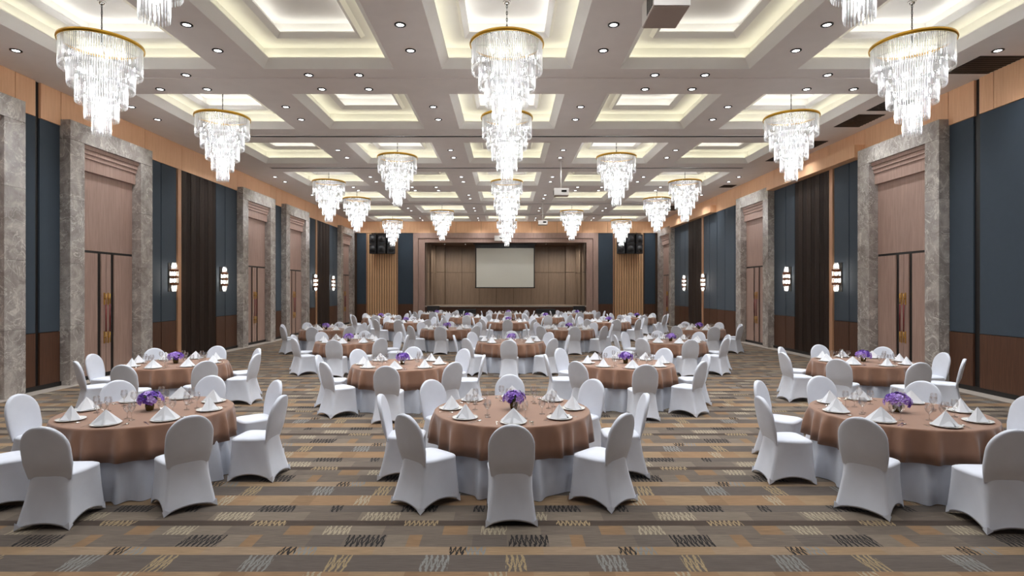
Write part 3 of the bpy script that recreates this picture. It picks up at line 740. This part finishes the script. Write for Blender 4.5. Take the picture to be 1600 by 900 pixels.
def flowers(x, y, seed, label, nb):
    rd = random.Random(seed)
    f = thing('flower_arrangement', label, 'flowers', (x, y, TZ), 0, 'purple table centrepieces')
    build('vase', MB().lathe([(0, .001), (.034, .001), (.04, .01), (.048, .05), (.045, .085), (.04, .085), (.036, .02), (0, .02)], 18), M['vase'], f) if not VM else ob('vase', VM[0], f)
    if not VM: VM.append([c for c in f.children][0].data)
    ob('stems', SM_, f)
    for i in range(nb):
        t = (i+.5)/nb; el = math.acos(1-1.15*t); az = i*2.39996+rd.uniform(-.2, .2); R = .098+rd.uniform(-.016, .016)
        d = Vector((math.sin(el)*math.cos(az)*1.2, math.sin(el)*math.sin(az)*1.2, math.cos(el)*.85))
        o = ob('blossom', PM[rd.randrange(4)], f, Vector((0, 0, .118))+d*R); q = d.to_track_quat('Z', 'Y'); o.rotation_euler = q.to_euler()
        s = rd.uniform(1.2, 1.6)*(32/nb)**.5; o.scale = (s, s, s)
    for i in range(8):
        az = i*.785+rd.uniform(-.3, .3); o = ob('leaf', lf, f, (.05*math.cos(az), .05*math.sin(az), .095+rd.uniform(-.01, .02))); o.rotation_euler = (0, rd.uniform(-.5, .1), az); o.scale = (1.1,)*3
VM = []
SM_ = MB().lathe([(.036, .02), (.045, .09), (.08, .125), (.06, .17), (.0, .185)], 12).mesh('stems', M['leaf'])

mv = {'fst': True}
def put(proto, used, x, y, z, rz):
    o = proto if not used else proto.copy()
    if used: C.objects.link(o)
    o.location = (x, y, z); o.rotation_euler = (0, 0, rz); return o
cnt = 0
rng = random.Random(11)
for ti, (tx, ty, pos, r) in enumerate(TABLES):
    tn_ = tname(pos, r)
    rt = rng.uniform(0, 6.28)
    t = thing('banquet_table', 'round banquet table with white floor-length skirt, the %s from front' % tn_, 'table', (tx, ty, 0), rt, 'round banquet tables')
    ob('tabletop', top_me, t); ob('table_skirt', skirts[ti % 3], t)
    tag(ob('tablecloth', cloths[ti % 3], None, (tx, ty, 0), rng.uniform(0, 6.28)), 'brown satin round tablecloth over the %s from front' % tn_, 'tablecloth', 'brown tablecloths')
    flowers(tx+rng.uniform(-.03, .03), ty+rng.uniform(-.03, .03), ti, 'purple flower centrepiece in dark vase on %s from front' % tn_, 32 if r < 3 else (20 if r < 5 else 14))
    for deg in range(0, 360, 45):
        ph = math.radians(deg+rng.uniform(-2.0, 2.0)); rr = 1.27+rng.uniform(-.03, .04); sd = SIDE[deg]
        if cnt == 0: c = chair
        else: c = dup(CHA if r < 4 else CHB)
        c.location = (tx+rr*math.cos(ph), ty+rr*math.sin(ph), 0); c.rotation_euler = (0, 0, ph+PI/2+rng.uniform(-.06, .06))
        tag(c, 'white covered chair on %s side of the %s from front' % (sd, tn_), 'chair', 'white covered banquet chairs')
        ph = math.radians(deg+rng.uniform(-1, 1)); th = ph+PI/2; ux, uy = math.cos(th), math.sin(th); ox, oy = math.cos(ph), math.sin(ph)
        P = lambda a, b: (tx+ox*a+ux*b, ty+oy*a+uy*b)       # a metres out, b metres to the guest's right
        u = cnt > 0
        x, y = P(.715, 0); o = put(plate, u, x, y, TZ, th); tag(o, 'white dinner plate at %s seat of the %s from front' % (sd, tn_), 'plate', 'dinner plates')
        o = put(napkin, u, x, y, TZ+.018, th+rng.uniform(-.5, .5)); tag(o, 'white pyramid-folded napkin at %s seat of the %s from front' % (sd, tn_), 'napkin', 'folded napkins')
        x, y = P(.50, .13); o = put(wine, u, x, y, TZ, 0); tag(o, 'clear stemmed wine glass at %s seat of the %s from front' % (sd, tn_), 'glass', 'wine glasses')
        x, y = P(.43, .04); o = put(gob, u, x, y, TZ, 0); tag(o, 'clear water goblet at %s seat of the %s from front' % (sd, tn_), 'glass', 'water goblets')
        if r < 4:
            for pr_, b, nm in ((fork, -.175, 'fork'), (knife, .17, 'knife'), (spoon, .20, 'spoon')):
                x, y = P(.73, b); o = put(pr_, u, x, y, TZ, th)
                tag(o, 'polished steel %s at %s seat of the %s from front' % (nm, sd, tn_), 'cutlery', nm+'s beside the plates')
        cnt += 1
